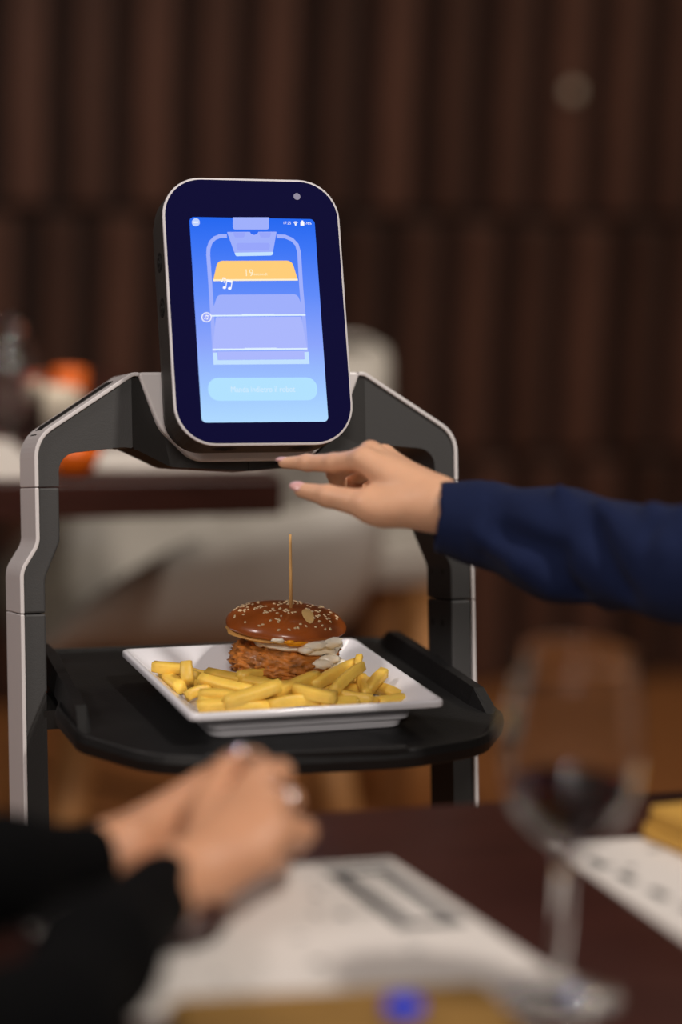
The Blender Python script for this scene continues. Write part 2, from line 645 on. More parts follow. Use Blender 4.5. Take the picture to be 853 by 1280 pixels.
def rr(i, r=.030):
    return rounded([(X0 + i, V0 + i, r - i), (X1 - i, V0 + i, r - i), (X1 - i, V1 - i, r - i), (X0 + i, V1 - i, r - i)], 10)


def loft(name, rings, fn, m, cap0=True, cap1=True):
    bm = bmesh.new(); R_ = []
    for poly, d in rings: R_.append([bm.verts.new(tuple(fn(u, v, d))) for u, v in poly])
    n = len(R_[0])
    for A, B in zip(R_, R_[1:]):
        for i in range(n): bm.faces.new((A[i], B[i], B[(i + 1) % n], A[(i + 1) % n]))
    if cap0: bm.faces.new(R_[0])
    if cap1: bm.faces.new(R_[-1][::-1])
    return from_bm(name, bm, m)


head = rp(loft('head_housing', [(rr(.0006), .0006), (rr(.0004), .004), (rr(.0004), .030), (rr(.0022), .036), (rr(.004), .050), (rr(.012), .058)], hp, M['head']))
bevel(head, .0008, 2, 30)
tr = loft('silver_trim', [(rr(.0012), -.0004), (rr(0), .0002), (rr(0), .0024), (rr(.0008), .0026)], hp, M['trim']); rp(tr, head)
bz = loft('glass_front', [(rr(.0018), -.0006), (rr(.0010), -.0001), (rr(.0012), .001)], hp, M['bezel']); rp(bz, head)
for px, py, r_, mm in ((371, 246, .0026, 'lens'),):
    x, v = hpix(px, py)
    ln = prism('camera_lens', [(x + r_ * math.cos(t), v + r_ * math.sin(t)) for t in np.linspace(0, 2 * math.pi, 21)[:-1]], hp, -.0009, 0, M[mm]); rp(ln, head)


def speaker(pos_fn, ax):
    """ring of raised slots: concentric discs sunk in the housing"""
    for r_, mm, dd in ((.0072, 'black', .0003), (.0052, 'graphite_d', .0006), (.0034, 'black', .0009), (.0016, 'graphite_d', .0012)):
        pts = [(r_ * math.cos(t), r_ * math.sin(t)) for t in np.linspace(0, 2 * math.pi, 25)[:-1]]
        bm = bmesh.new()
        A = [bm.verts.new(tuple(pos_fn(u, v, dd))) for u, v in pts]
        B = [bm.verts.new(tuple(pos_fn(u, v, -.001))) for u, v in pts]
        bm.faces.new(A); bm.faces.new(B[::-1])
        for i in range(24): bm.faces.new((A[i], B[i], B[(i + 1) % 24], A[(i + 1) % 24]))
        rp(from_bm('speaker_ring', bm, M[mm]), head)


for v0 in (.047, .013):
    speaker(lambda u, v, d, v0=v0: hp(X0 + .0004 - d, v0 + v * 1.0, .019 + u), 0)
for u0 in (-.028, .030):
    speaker(lambda u, v, d, u0=u0: hp(u0 + u * 1.3, V0 + .0004 - d, .016 + v * .9), 1)

# ---- screen and its interface
gm = bpy.data.materials.new('screen_gradient'); gm.use_nodes = True
nt = gm.node_tree; nt.nodes.clear()
tc = nt.nodes.new('ShaderNodeTexCoord'); sx = nt.nodes.new('ShaderNodeSeparateXYZ')
nt.links.new(tc.outputs['Generated'], sx.inputs[0])
cr = nt.nodes.new('ShaderNodeValToRGB')
stops = [(0, (176, 218, 255)), (.15, (160, 200, 255)), (.38, (140, 165, 252)), (.62, (98, 140, 250)), (.85, (62, 118, 246)), (1, (38, 104, 240))]
for i, (p_, c_) in enumerate(stops):
    el = cr.color_ramp.elements[0] if i == 0 else (cr.color_ramp.elements[-1] if i == len(stops) - 1 else cr.color_ramp.elements.new(p_))
    el.position = p_; el.color = (*lin(c_), 1)
nt.links.new(sx.outputs['Z'], cr.inputs[0])
e = nt.nodes.new('ShaderNodeEmission'); nt.links.new(cr.outputs[0], e.inputs[0]); e.inputs[1].default_value = 1.0
out = nt.nodes.new('ShaderNodeOutputMaterial'); nt.links.new(e.outputs[0], out.inputs[0])

W_, H_ = .0476, .0762
screen = flat('screen', rounded([(-W_, -H_, .0035), (W_, -H_, .0035), (W_, H_, .0035), (-W_, H_, .0035)], 5), hp, -.0008, gm)
rp(screen, None, 'lit blue touchscreen showing a robot with trays')

UI = {'lav': em('ui_lavender', (160, 176, 252)), 'lav2': em('ui_lavender_dim', (152, 166, 251)), 'lav3': em('ui_lavender_light', (172, 184, 253)), 'pale': em('ui_pale', (196, 226, 255)),
      'line': em('ui_line', (222, 240, 255)), 'or': em('ui_orange', (255, 206, 122)), 'or2': em('ui_orange_edge', (255, 240, 205)),
      'white': em('ui_white', (252, 252, 255)), 'btn': em('ui_button', (178, 226, 255)), 'btxt': em('ui_button_text', (214, 236, 255)),
      'cut': em('ui_blue', (50, 108, 244)), 'badge': em('ui_badge', (190, 208, 255))}


def c1(X, Y):     # coordinates read off an enlarged view of the display
    return hpix(180 + X / 3.1593, 210 + Y / 3.1593)


LAYER = [0]


def ui(name, pts, key, r=0, lay=None):
    q = [c1(x, y) for x, y in pts]
    if r:
        q = rounded([(x, y, (r[i] if hasattr(r, '__len__') else r)) for i, (x, y) in enumerate(q)], 5)
    LAYER[0] += 1
    return rp(flat(name, q, hp, -.0009 - .00004 * (lay if lay is not None else LAYER[0]), UI[key]), screen)


def stroke(name, pts, w, key, lay):
    q = [Vector(c1(x, y)) for x, y in pts]
    Lp, Rp = [], []
    for i in range(len(q)):
        t = (q[min(i + 1, len(q) - 1)] - q[max(i - 1, 0)]).normalized(); n_ = Vector((-t.y, t.x)) * w / 2
        Lp.append(tuple(q[i] + n_)); Rp.append(tuple(q[i] - n_))
    return rp(flat(name, Lp + Rp[::-1], hp, -.0009 - .00004 * lay, UI[key]), screen)


PXM = 3.1593 * 1.72 * 1000   # enlarged-view units per metre, roughly
ui('top_tab', [(350, 196), (493, 196), (493, 244), (350, 244)], 'lav', [0, 0, .0018, .0018], 1)
lft = [(327, 270), (300, 270), (278, 279), (262, 296), (254, 320), (253, 345), (262, 470), (270, 600), (279, 770)]
rgt = [(523, 271), (556, 272), (584, 284), (603, 304), (612, 335), (620, 470), (632, 610), (643, 770)]
stroke('robot_outline', lft, .0029, 'lav', 2)
stroke('robot_outline', rgt, .0029, 'lav', 2)
ui('outline_foot', [(272, 730), (288, 730), (290, 760), (634, 757), (632, 728), (649, 727), (653, 775), (274, 778)], 'pale', 0, 3)
ui('tray_picture', [(283, 590), (620, 588), (644, 716), (270, 720)], 'lav3', [.001, .001, .001, .001], 4)
ui('tray_edge', [(270, 715), (644, 712), (644, 718), (270, 722)], 'line', 0, 6)
ui('tray_grip', [(397, 712), (523, 711), (523, 718), (397, 719)], 'line', 0, 7)
ui('lower_panel', [(290, 726), (632, 724), (634, 756), (291, 759)], 'lav3', 0, 4)
ui('tray_picture', [(290, 502), (605, 500), (637, 583), (262, 586)], 'lav', [.004, .004, .001, .001], 5)
ui('tray_edge', [(262, 582), (637, 579), (637, 585), (262, 588)], 'line', 0, 7)
ui('tray_grip', [(386, 578), (512, 577), (512, 585), (386, 586)], 'line', 0, 8)
ui('tray_picture', [(290, 368), (583, 367), (607, 445), (272, 447)], 'or', [.005, .005, .001, .001], 5)
ui('tray_edge', [(273, 441), (606, 439), (607, 446), (272, 448)], 'or2', 0, 6)
ui('head_picture', [(327, 254), (523, 253), (506, 347), (361, 350)], 'lav', [.0005, .0005, .005, .005], 5)
ui('head_picture_edge', [(357, 336), (511, 333), (506, 347), (361, 350)], 'pale', [0.0005, .0005, .0045, .0045], 6)
ui('head_picture_notch', [(416, 252), (452, 252), (446, 262), (434, 266), (422, 262)], 'cut', 0, 7)
for x0 in (350, 452):
    ui('head_picture_shade', [(x0, 256), (x0 + 50, 256), (x0 + 44, 276), (x0 + 8, 276)], 'lav2', [.0005, .0005, .001, .001], 6)
ui('head_picture_shade', [(362, 298), (498, 297), (494, 326), (368, 328)], 'lav2', .0018, 7)
ui('button', [(252, 830), (683, 828), (684, 918), (253, 921)], 'btn', .0078, 3)


def circle(cx, cy, r, n=24):
    return [(cx + r * math.cos(2 * math.pi * k / n), cy + r * math.sin(2 * math.pi * k / n)) for k in range(n)]


ui('minus_badge', circle(204, 216, 16), 'badge', 0, 2)
ui('minus_sign', [(195, 213), (213, 213), (213, 218), (195, 218)], 'white', 0, 3)
ui('music_badge', circle(246, 591, 20), 'white', 0, 9)
ui('music_badge_centre', circle(246, 591, 16.5), 'lav2', 0, 10)


def note(cx, cy, sc, lay):
    for dx, dy in ((-9, 12), (9, 15)):
        ui('note_head', [(cx + (dx + 6 * math.cos(t)) * sc, cy + (dy + 5 * math.sin(t)) * sc) for t in np.linspace(0, 2 * math.pi, 13)[:-1]], 'white', 0, lay)
    ui('note_stem', [(cx - 6 * sc, cy + 12 * sc), (cx - 3 * sc, cy + 12 * sc), (cx + 1 * sc, cy - 14 * sc), (cx - 2 * sc, cy - 14 * sc)], 'white', 0, lay)
    ui('note_stem', [(cx + 12 * sc, cy + 15 * sc), (cx + 15 * sc, cy + 15 * sc), (cx + 19 * sc, cy - 10 * sc), (cx + 16 * sc, cy - 10 * sc)], 'white', 0, lay)
    ui('note_beam', [(cx - 1 * sc, cy - 16 * sc), (cx + 19 * sc, cy - 12 * sc), (cx + 18 * sc, cy - 4 * sc), (cx - 2 * sc, cy - 8 * sc)], 'white', 0, lay)


note(327, 460, 1.15, 9)
note(311, 443, .6, 9)
note(244, 590, .5, 11)
# status icons
for k, (r0, a0) in enumerate(((12, .75), (7, .75))):
    arc = [(598 + r0 * math.sin(t), 226 - r0 * math.cos(t)) for t in np.linspace(-a0, a0, 9)]
    stroke('wifi_arc', arc, .0007, 'white', 3)
ui('wifi_dot', circle(598, 225, 3.4, 10), 'white', 0, 3)
ui('battery', [(617, 213), (632, 213), (632, 229), (617, 229)], 'white', .0004, 3)
ui('battery_tip', [(621, 209), (628, 209), (628, 213), (621, 213)], 'white', 0, 3)


def text(name, body, X, Y, height, key, lay, sx_=1.0, shear=0):
    cu = bpy.data.curves.new(name, 'FONT'); cu.body = body; cu.size = 1; cu.align_x = 'CENTER'; cu.align_y = 'CENTER'
    cu.resolution_u = 3; cu.shear = shear
    to = bpy.data.objects.new(name, cu); COL.objects.link(to)
    dg = bpy.context.evaluated_depsgraph_get()
    me = bpy.data.meshes.new_from_object(to.evaluated_get(dg))
    bpy.data.objects.remove(to)
    cx, cv = c1(X, Y)
    for v in me.vertices:
        v.co = Vector(hp(cx + v.co.x * height * sx_, cv + v.co.y * height, -.0009 - .00004 * lay))
    me.name = name
    me.materials.clear()
    o = link(name, me, UI[key]); rp(o, screen)
    return o


text('button_text', 'Manda indietro il robot', 469, 876, .0062, 'btxt', 5, .83)
text('clock_text', '17:25', 564, 219, .0030, 'white', 3, .95)
text('battery_text', '78%', 649, 220, .0029, 'white', 3, .95)
text('table_number_text', '19', 413, 417, .0075, 'or2', 8)
text('table_number_text', 'secondi', 459, 421, .0030, 'or2', 8, 1.15)

# ---- tray (part of the robot)
TZ = .720
tp = [(-.150, .034, .02), (-.150, -.10, .02), (-.160, -.135, .02), (-.158, -.205, .03), (-.122, -.262, .05), (-.060, -.282, .08), (.060, -.282, .08), (.122, -.262, .05), (.158, -.205, .03), (.160, -.135, .02), (.150, -.10, .02), (.150, .034, .02)]


def scale_poly(poly, d):
    """crude inset"""
    n = len(poly); out = []
    for i in range(n):
        a_ = Vector(poly[i - 1]); b_ = Vector(poly[(i + 1) % n]); t = (b_ - a_).normalized()
        out.append((poly[i][0] - t.y * d, poly[i][1] + t.x * d))
    return out


tpo = rounded(tp, 5)
zf = lambda u, v, d: (u, v, d)
tray = loft('tray', [(scale_poly(tpo, .008), TZ - .013), (scale_poly(tpo, .001), TZ - .0115), (scale_poly(tpo, 0), TZ - .004), (scale_poly(tpo, .0015), TZ + .0022),
                     (scale_poly(tpo, .004), TZ + .0022), (scale_poly(tpo, .0062), TZ)], zf, M['tray']); rp(tray, None, 'black tray with rounded front corners')
bevel(tray, .0012, 2, 25)
# raised grip lip in the middle of the front edge
lip = [(-.088, -.2725, 0), (-.070, -.2795, 0), (.045, -.2830, 0), (.060, -.2810, 0), (.056, -.2765, 0), (-.07, -.2735, 0)]
o = loft('front_lip', [([(x, y) for x, y, _ in lip], TZ), ([(x * .94 - .001, y) for x, y, _ in lip], TZ + .0050)], zf, M['tray']); rp(o, tray); bevel(o, .001)
# side rails
for s in (-1, 1):
    def rail(u, v, d, s=s): return (s * (u), v, d)
    prof_y = [(-.198, 0, .146, .158), (-.172, .013, .141, .156), (-.03, .015, .134, .150), (.006, .013, .134, .150), (.028, 0, .136, .150)]
    bm = bmesh.new(); rings = []
    for y, h, xi, xo in prof_y:
        rings.append([bm.verts.new((s * x, y, z)) for x, z in ((xi, TZ - .001), (xi + .004, TZ + h), (xo - .003, TZ + h), (xo, TZ - .001))])
    for A, B in zip(rings, rings[1:]):
        for i in range(4): bm.faces.new((A[i], B[i], B[(i + 1) % 4], A[(i + 1) % 4]))
    bm.faces.new(rings[0]); bm.faces.new(rings[-1][::-1])
    o = from_bm('side_rail', bm, M['tray']); rp(o, tray); bevel(o, .0018, 3, 25)
# a bracket that ties the tray to each post
for s in (-1, 1):
    o = from_bm('tray_bracket', box_bm(min(s * .140, s * .160), max(s * .140, s * .160), -.095, -.045, TZ - .026, TZ - .012), M['graphite_d']); rp(o)

# ------------------------------------------------------------------ plate
PC = Vector((.0002, -.1521, TZ)); PROT = .0405


def sq(half, r, n=5):
    q = rounded([(-half, -half, r), (half, -half, r), (half, half, r), (-half, half, r)], n)
    c_, s_ = math.cos(PROT), math.sin(PROT)
    return [(x * c_ - y * s_, x * s_ + y * c_) for x, y in q]


S_ = .1865 / 2
pl = loft('square_plate', [(sq(.066, .010), .0004), (sq(.071, .010), .0004), (sq(.0725, .010), .006), (sq(.0755, .009), .0075), (sq(.0765, .009), .0125), (sq(.079, .008), .0140), (sq(S_ - .003, .006), .0185), (sq(S_, .006), .0195),
                           (sq(S_, .006), .0235), (sq(S_ - .0012, .006), .0245), (sq(S_ - .0035, .006), .0245), (sq(.0790, .008), .0150), (sq(.0660, .010), .0062)], zf, M['ceramic'])
pl.location = PC; bevel(pl, .0008, 2, 20)
pl.data.polygons.foreach_set('use_smooth', [True] * len(pl.data.polygons))
tag(pl, 'white square ceramic plate with sloping rim on the black tray', 'plate')
PF = TZ + .0064        # plate floor

# ------------------------------------------------------------------ burger
BC = on_y(357, 800, -.114); BC = Vector((float(BC[0]), -.114, PF))
bg = empty('burger', BC); tag(bg, 'burger in a glossy sesame bun with fried chicken and egg', 'burger')


def blob(name, rx, ry, z0, z1, m, amp=.05, freq=18, seg=56, rings=26, seed=0, flat_bottom=.3, parent=bg, dx=0, dy=0, power=2.4, tilt=(0, 0)):
    bm = bmesh.new()
    bmesh.ops.create_uvsphere(bm, u_segments=seg, v_segments=rings, radius=1)
    for v in bm.verts:
        x, y, z = v.co
        n_ = noise.noise(Vector((x * freq * .1 + seed, y * freq * .1, z * freq * .1))) + .5 * noise.noise(Vector((x * freq * .25 + seed, y * freq * .25, z * freq * .25 + 9)))
        r = math.hypot(x, y)
        k = (1 + amp * n_)
        rr_ = (abs(r) ** (2 / power)) / max(r, 1e-6) if r > 1e-6 else 1
        zz = z * (flat_bottom if z < 0 else 1)
        zc = z0 + (z1 - z0) * (flat_bottom / (1 + flat_bottom)); zh = (z1 - z0) / (1 + flat_bottom)
        X, Y = x * rr_ * rx * k, y * rr_ * ry * k
        v.co = Vector((X + dx, Y + dy, zc + zz * zh * k + tilt[0] * X + tilt[1] * Y))
    return from_bm(name, bm, m, parent, True)


blob('fried_chicken', .0405, .039, .004, .0370, M['chicken'], .13, 110, 90, 44, seed=3, flat_bottom=.8, power=3.2)
blob('bottom_bun', .034, .033, .0, .010, M['bun'], .03, 18, seed=8, flat_bottom=.6, power=3.5)
# egg sheet with wavy edge hanging over the chicken on the right
bm = bmesh.new()
cen = bm.verts.new((.006, -.002, .0392)); ring = []; ring2 = []
for k in range(64):
    t = 2 * math.pi * k / 64
    r = .0385 + .0045 * noise.noise(Vector((math.cos(t) * 2.2, math.sin(t) * 2.2, 1)))
    r *= 1 - .16 * max(0, -math.cos(t - .3))
    x, y = r * math.cos(t) * 1.04 + .003, r * math.sin(t)
    dr = max(0, math.cos(t + .75)) ** 2
    ring.append(bm.verts.new((x * .85, y * .85, .0395)))
    ring2.append(bm.verts.new((x, y, .0358 - .006 * dr + .0025 * noise.noise(Vector((math.cos(t) * 4, math.sin(t) * 4, 5))))))
for k in range(64):
    bm.faces.new((cen, ring[k], ring[(k + 1) % 64])); bm.faces.new((ring[k], ring2[k], ring2[(k + 1) % 64], ring[(k + 1) % 64]))
eg = from_bm('fried_egg', bm, M['eggwhite'], bg, True)
sm = eg.modifiers.new('thick', 'SOLIDIFY'); sm.thickness = .003; sm.offset = -1
blob('cheese', .0425, .0400, .0375, .0430, M['cheese'], .06, 40, seed=12, flat_bottom=1, power=3.6, dx=-.002, tilt=(-.02, 0))
# yolk run and white dribbles at the front right
def fpx(px, py, dy):    # a point on the burger's front in its own frame
    P = on_y(px, py, BC.y + dy); return P - np.array(BC)
for (px, py, r, mm, nm) in ((371, 802, .0062, 'yolk', 'egg_yolk'), (363, 801, .004, 'yolk', 'egg_yolk')):
    P = fpx(px, py, -.0375)
    blob(nm, r * 1.5, .005, P[2] - r * .6, P[2] + r * .6, M[mm], .2, 30, 20, 12, seed=px, flat_bottom=1, dx=P[0], dy=P[1], power=2.2)
for (px, py, r, q) in ((392, 806, .0065, 1.6), (408, 803, .0075, 1.7), (382, 812, .005, 1.2), (412, 824, .006, 1.4), (402, 830, .006, 1.5), (426, 829, .005, .9), (416, 834, .0045, 1.2), (350, 799, .004, 1.8)):
    P = fpx(px, py, -.0375 + .006 * ((px - 372) / 50) ** 2 * 1.6)
    blob('egg_white', r * q, .005, P[2] - r * .6, P[2] + r * .6, M['eggwhite'], .3, 40, 20, 12, seed=px, flat_bottom=1, dx=P[0], dy=P[1], power=2.2)
bun = blob('top_bun', .0448, .0425, .0400, .0590, M['bun'], .03, 12, seed=21, flat_bottom=.28, power=2.6, tilt=(-.015, .04))
# pale split in the crust
sp_ = []
for k in range(14):
    t = 2 * math.pi * k / 14
    sp_.append((.010 + .0055 * math.cos(t), -.016 + .010 * math.sin(t)))
# sesame seeds: too small to pick apart
random.seed(3)
bm = bmesh.new()
bun_bvh = None
from mathutils.bvhtree import BVHTree
bmv = bmesh.new(); bmv.from_mesh(bun.data); bun_bvh = BVHTree.FromBMesh(bmv)
cnt = 0
while cnt < 170:
    t = random.uniform(0, 2 * math.pi); r = .040 * math.sqrt(random.random())
    x, y = r * math.cos(t), r * math.sin(t)
    if noise.noise(Vector((x * 60, y * 60, 4))) < -.12: continue
    hit = bun_bvh.ray_cast(Vector((x, y, .1)), Vector((0, 0, -1)))
    if hit[0] is None: continue
    q = hit[1].to_track_quat('Z', 'Y').to_matrix().to_4x4() @ Matrix.Rotation(random.uniform(0, 6.28), 4, 'Z')
    bmesh.ops.create_icosphere(bm, subdivisions=1, radius=1, matrix=Matrix.Translation(hit[0]) @ q @ Matrix.Diagonal((.0016, .0010, .0007, 1)))
    cnt += 1
ss = from_bm('sesame_seeds', bm, M['sesame'], bg, True); ss['kind'] = 'stuff'
# split patch
vs = []
for k in range(16):
    t = 2 * math.pi * k / 16
    x, y = .0105 + .0045 * math.cos(t) + .002 * math.sin(t), -.020 + .012 * math.sin(t)
    hit = bun_bvh.ray_cast(Vector((x, y, .1)), Vector((0, 0, -1)))
    if hit[0]: vs.append(hit[0] + hit[1] * .0004)
hit = bun_bvh.ray_cast(Vector((.0105, -.020, .1)), Vector((0, 0, -1)))
mesh('crust_split', [hit[0] + hit[1] * .0012] + vs, [(0, 1 + k, 1 + (k + 1) % len(vs)) for k in range(len(vs))], M['crumb'], bg, True)

a_ = on_y(363, 668, BC.y - .004); b_ = on_y(364, 764, BC.y - .004)
tip = Vector(a_); low = Vector(b_) + (Vector(b_) - Vector(a_)) * .12
sk = tube('bamboo_skewer', [low, low.lerp(tip, .5), tip], [.0013, .0012, .0010], M['skewer'])
set_origin(sk, low); tag(sk, 'thin bamboo skewer standing upright in the bun', 'skewer')

# ------------------------------------------------------------------ french fries
def fry_mesh(L, w, bend, seed):
    rnd = random.Random(seed)
    bm = bmesh.new(); rings = []
    n = 7
    for i in range(n):
        t = i / (n - 1)
        x = (t - .5) * L
        k = 1 - .12 * abs(2 * t - 1) ** 3 + rnd.uniform(-.04, .04)
        z = bend * (1 - (2 * t - 1) ** 2)
        sk_ = rnd.uniform(-.03, .03)
        e_ = (.0012 if i == 0 else -.0012 if i == n - 1 else 0) * rnd.uniform(-1, 1)
        rings.append([bm.verts.new((x + e_ * sgn, a * w * .5 * k, z + b * w * .5 * k)) for (a, b, sgn) in
                      ((-.72, -1, 1), (.72, -1, 1), (1, -.72, 1), (1, .72, -1), (.72, 1, -1), (-.72, 1, -1), (-1, .72, -1), (-1, -.72, 1))])
    for A, B in zip(rings, rings[1:]):
        for i in range(8): bm.faces.new((A[i], A[(i + 1) % 8], B[(i + 1) % 8], B[i]))
    bm.faces.new(rings[0][::-1]); bm.faces.new(rings[-1])
    bmesh.ops.recalc_face_normals(bm, faces=bm.faces)
    me = bpy.data.meshes.new('french_fry'); bm.to_mesh(me); bm.free(); me.materials.append(M['fry'])
    me.polygons.foreach_set('use_smooth', [True] * len(me.polygons))
    return me


# px1,py1, px2,py2, height1, height2 (mm above the plate), width mm
FR = [
    (194, 833, 230, 836, 14, 15, 8.5), (204, 842, 226, 859, 6, 8, 9), (233, 829, 235, 853, 22, 10, 9.5), (212, 838, 246, 846, 6, 6, 9), (236, 840, 262, 846, 5, 5, 9),
    (236, 870, 262, 864, 5, 7, 8.5), (253, 849, 310, 863, 14, 12, 9), (262, 842, 338, 857, 11, 13, 9), (300, 846, 356, 834, 15, 18, 9.5), (284, 877, 348, 857, 10, 19, 9.5),
    (252, 869, 296, 873, 8, 8, 9), (250, 883, 334, 883, 5, 5, 9), (306, 879, 358, 867, 6, 8, 9), (240, 856, 290, 868, 5, 5, 9), (270, 860, 330, 872, 5, 6, 9),
    (360, 834, 421, 842, 17, 15, 8.5), (392, 857, 448, 829, 13, 24, 9), (418, 864, 452, 834, 13, 26, 8), (340, 868, 396, 845, 11, 18, 9), (370, 861, 418, 871, 15, 13, 9.5),
    (452, 848, 458, 868, 15, 8, 8), (461, 863, 479, 842, 10, 19, 8.5), (426, 868, 464, 874, 10, 8, 8.5), (336, 882, 404, 877, 5, 6, 9), (404, 880, 446, 877, 6, 6, 9),
    (446, 879, 498, 873, 5, 5, 8.5), (478, 880, 513, 876, 5, 5, 8), (468, 860, 502, 872, 7, 6, 8.5), (350, 848, 390, 845, 12, 13, 9), (330, 856, 380, 858, 7, 8, 9),
    (380, 850, 430, 862, 7, 7, 9), (310, 862, 360, 866, 6, 6, 9), (400, 866, 450, 862, 6, 6, 9), (425, 852, 470, 858, 6, 7, 9), (290, 850, 340, 846, 6, 7, 9),
    (355, 872, 410, 876, 6, 6, 9), (448, 832, 450, 821, 26, 29, 5), (340, 840, 400, 852, 6, 6, 9), (254, 876, 300, 878, 5, 5, 8.5), (410, 845, 450, 850, 8, 8, 9),
]
for i, (x1, y1, x2, y2, h1, h2, w) in enumerate(FR):
    A = Vector(on_z(x1, y1, PF + h1 / 1000)); B = Vector(on_z(x2, y2, PF + h2 / 1000))
    L = (B - A).length + .003
    o = bpy.data.objects.new('french_fry', fry_mesh(L, w / 1000 * .95, random.uniform(-.0015, .0025), i)); COL.objects.link(o)
    X = (B - A).normalized(); Zr = Vector((0, 0, 1)); Y = Zr.cross(X).normalized(); Z = X.cross(Y)
    rot = Matrix((X, Y, Z)).transposed() @ Matrix.Rotation(random.uniform(-.5, .5), 3, 'X')
    o.matrix_world = Matrix.Translation((A + B) / 2) @ rot.to_4x4()
    own = {2: 'short french fry standing on end at the outer end of the pile', 36: 'thin crisp fry tip sticking up beside the egg',
           9: 'long pale fry slanting up across the front of the pile', 15: 'french fry lying flat against the fried chicken',
           0: 'french fry lying out on the plate beyond the upright one', 11: 'long fry lying along the front rim of the plate',
           21: 'blunt fry leaning up at the pile end near the side rail'}.get(i)
    tag(o, own or 'golden french fry in the pile in front of the burger', 'french fry', 'french fries piled on the square plate')

# ------------------------------------------------------------------ dining table in front
TT = .730
YE = -.424
tb = empty('dining_table', (-.02, -.85, 0)); tag(tb, 'dark mahogany dining table with paper placemats on it', 'table')
o = from_bm('table_top', box_bm(-.62, .58, -1.28, YE, TT - .034, TT), M['mahogany']); child_of_empty(bevel(o, .003), tb)
for x in (-.55, .51):
    for y in (-1.20, YE - .08):
        o = from_bm('leg', box_bm(x - .03, x + .03, y - .03, y + .03, 0, TT - .034), M['mahogany']); child_of_empty(bevel(o, .004), tb)


def on_t(px, py, z=TT):
    P = on_z(px, py, z); return float(P[0]), float(P[1])


def mat_fn(u, v, d): return (u, v, d)


def placemat(corners, label):
    q = [on_t(*c) for c in corners]
    o = prism('paper_placemat', q, mat_fn, TT + .0002, TT + .0008, M['paper'])
    tag(o, label, 'placemat')
    return o, q


def bil(q, u, v):
    a_ = Vector(q[0]).lerp(Vector(q[1]), u); b_ = Vector(q[3]).lerp(Vector(q[2]), u)
    return tuple(a_.lerp(b_, v))


# corners: far left, far right, near right, near left
c_fl = on_t(330, 1088); c_fr = on_t(488, 1075); c_nr = on_t(712, 1232)
d1 = Vector(c_nr) - Vector(c_fr)
ux = d1.normalized(); uy = Vector((-ux.y, ux.x))
pm_far = Vector(c_fr)
wv = Vector((-.235, 0))
q1 = [tuple(Vector(c_fr) + wv), c_fr, tuple(Vector(c_fr) + Vector((.030, -.212))), tuple(Vector(c_fr) + wv + Vector((.030, -.200)))]
pm1 = prism('paper_placemat', q1, mat_fn, TT + .0002, TT + .0008, M['paper']); tag(pm1, 'white printed paper placemat under the clasped hands', 'placemat')
q2 = [on_t(682, 1058), tuple(Vector(on_t(682, 1058)) + Vector((.36, .01))), tuple(Vector(on_t(682, 1058)) + Vector((.385, -.225))), tuple(Vector(on_t(682, 1058)) + Vector((.020, -.235)))]
pm2 = prism('paper_placemat', q2, mat_fn, TT + .0002, TT + .0008, M['paper']); tag(pm2, 'white printed paper placemat beneath the mustard napkin beside the wine glass', 'placemat')


def printed(q, u0, u1, v0, v1, key, parent, n=1):
    poly = [bil(q, u0, v0), bil(q, u1, v0), bil(q, u1, v1), bil(q, u0, v1)]
    o = prism('print', poly, mat_fn, TT + .00085, TT + .0009, M[key]); o.parent = parent
    return o


# printed header along the right edge: dark band with pale letter-like gaps
rng = random.Random(5)
for (q, par) in ((q1, pm1), (q2, pm2)):
    if q is q1:
        printed(q, .80, .965, .07, .52, 'ink', par)
        o = prism('print', [bil(q, .845, .11), bil(q, .925, .11), bil(q, .925, .48), bil(q, .845, .48)], mat_fn, TT + .00092, TT + .00096, M['paper']); o.parent = par
        for k in range(7):
            v_ = .13 + k * .048
            o = prism('print', [bil(q, .857, v_), bil(q, .915, v_ + .004), bil(q, .915, v_ + .018), bil(q, .857, v_ + .014)], mat_fn, TT + .00098, TT + .00102, M['inkgrey']); o.parent = par
        printed(q, .80, .985, .015, .05, 'inkgrey', par)
    for k in range(34):
        u = rng.uniform(.05, .8) if q is q1 else rng.uniform(.04, .9); v = rng.uniform(.08, .92)
        a0, b0 = rng.uniform(.006, .035), rng.uniform(.008, .03)
        printed(q, u, u + a0, v, v + b0, rng.choice(['inkgrey', 'inkgrey', 'ink']), par)
for k in range(6):
    printed(q2, .03 + k * .012, .05 + k * .012, .12 + k * .12, .19 + k * .12, 'ink', pm2)

# mustard napkins / ochre things
def napkin(name, corners, h, m, label, cat, fold=2):
    q = [Vector(on_t(*c)) for c in corners] if not isinstance(corners[0], Vector) else corners
    e_ = empty(name, ((q[0].x + q[2].x) / 2, (q[0].y + q[2].y) / 2, TT + .001))
    tag(e_, label, cat)
    for k in range(fold):
        cx = sum(p.x for p in q) / 4; cy = sum(p.y for p in q) / 4
        sc_ = 1 - .04 * k
        poly = rounded([(cx + (p.x - cx) * sc_, cy + (p.y - cy) * sc_, .006) for p in q], 4)
        o = prism('folded_layer', poly, mat_fn, TT + .0012 + k * h / fold, TT + .0012 + (k + 1) * h / fold - .0006, m); bevel(o, .0015, 3)
        child_of_empty(o, e_)
    return e_


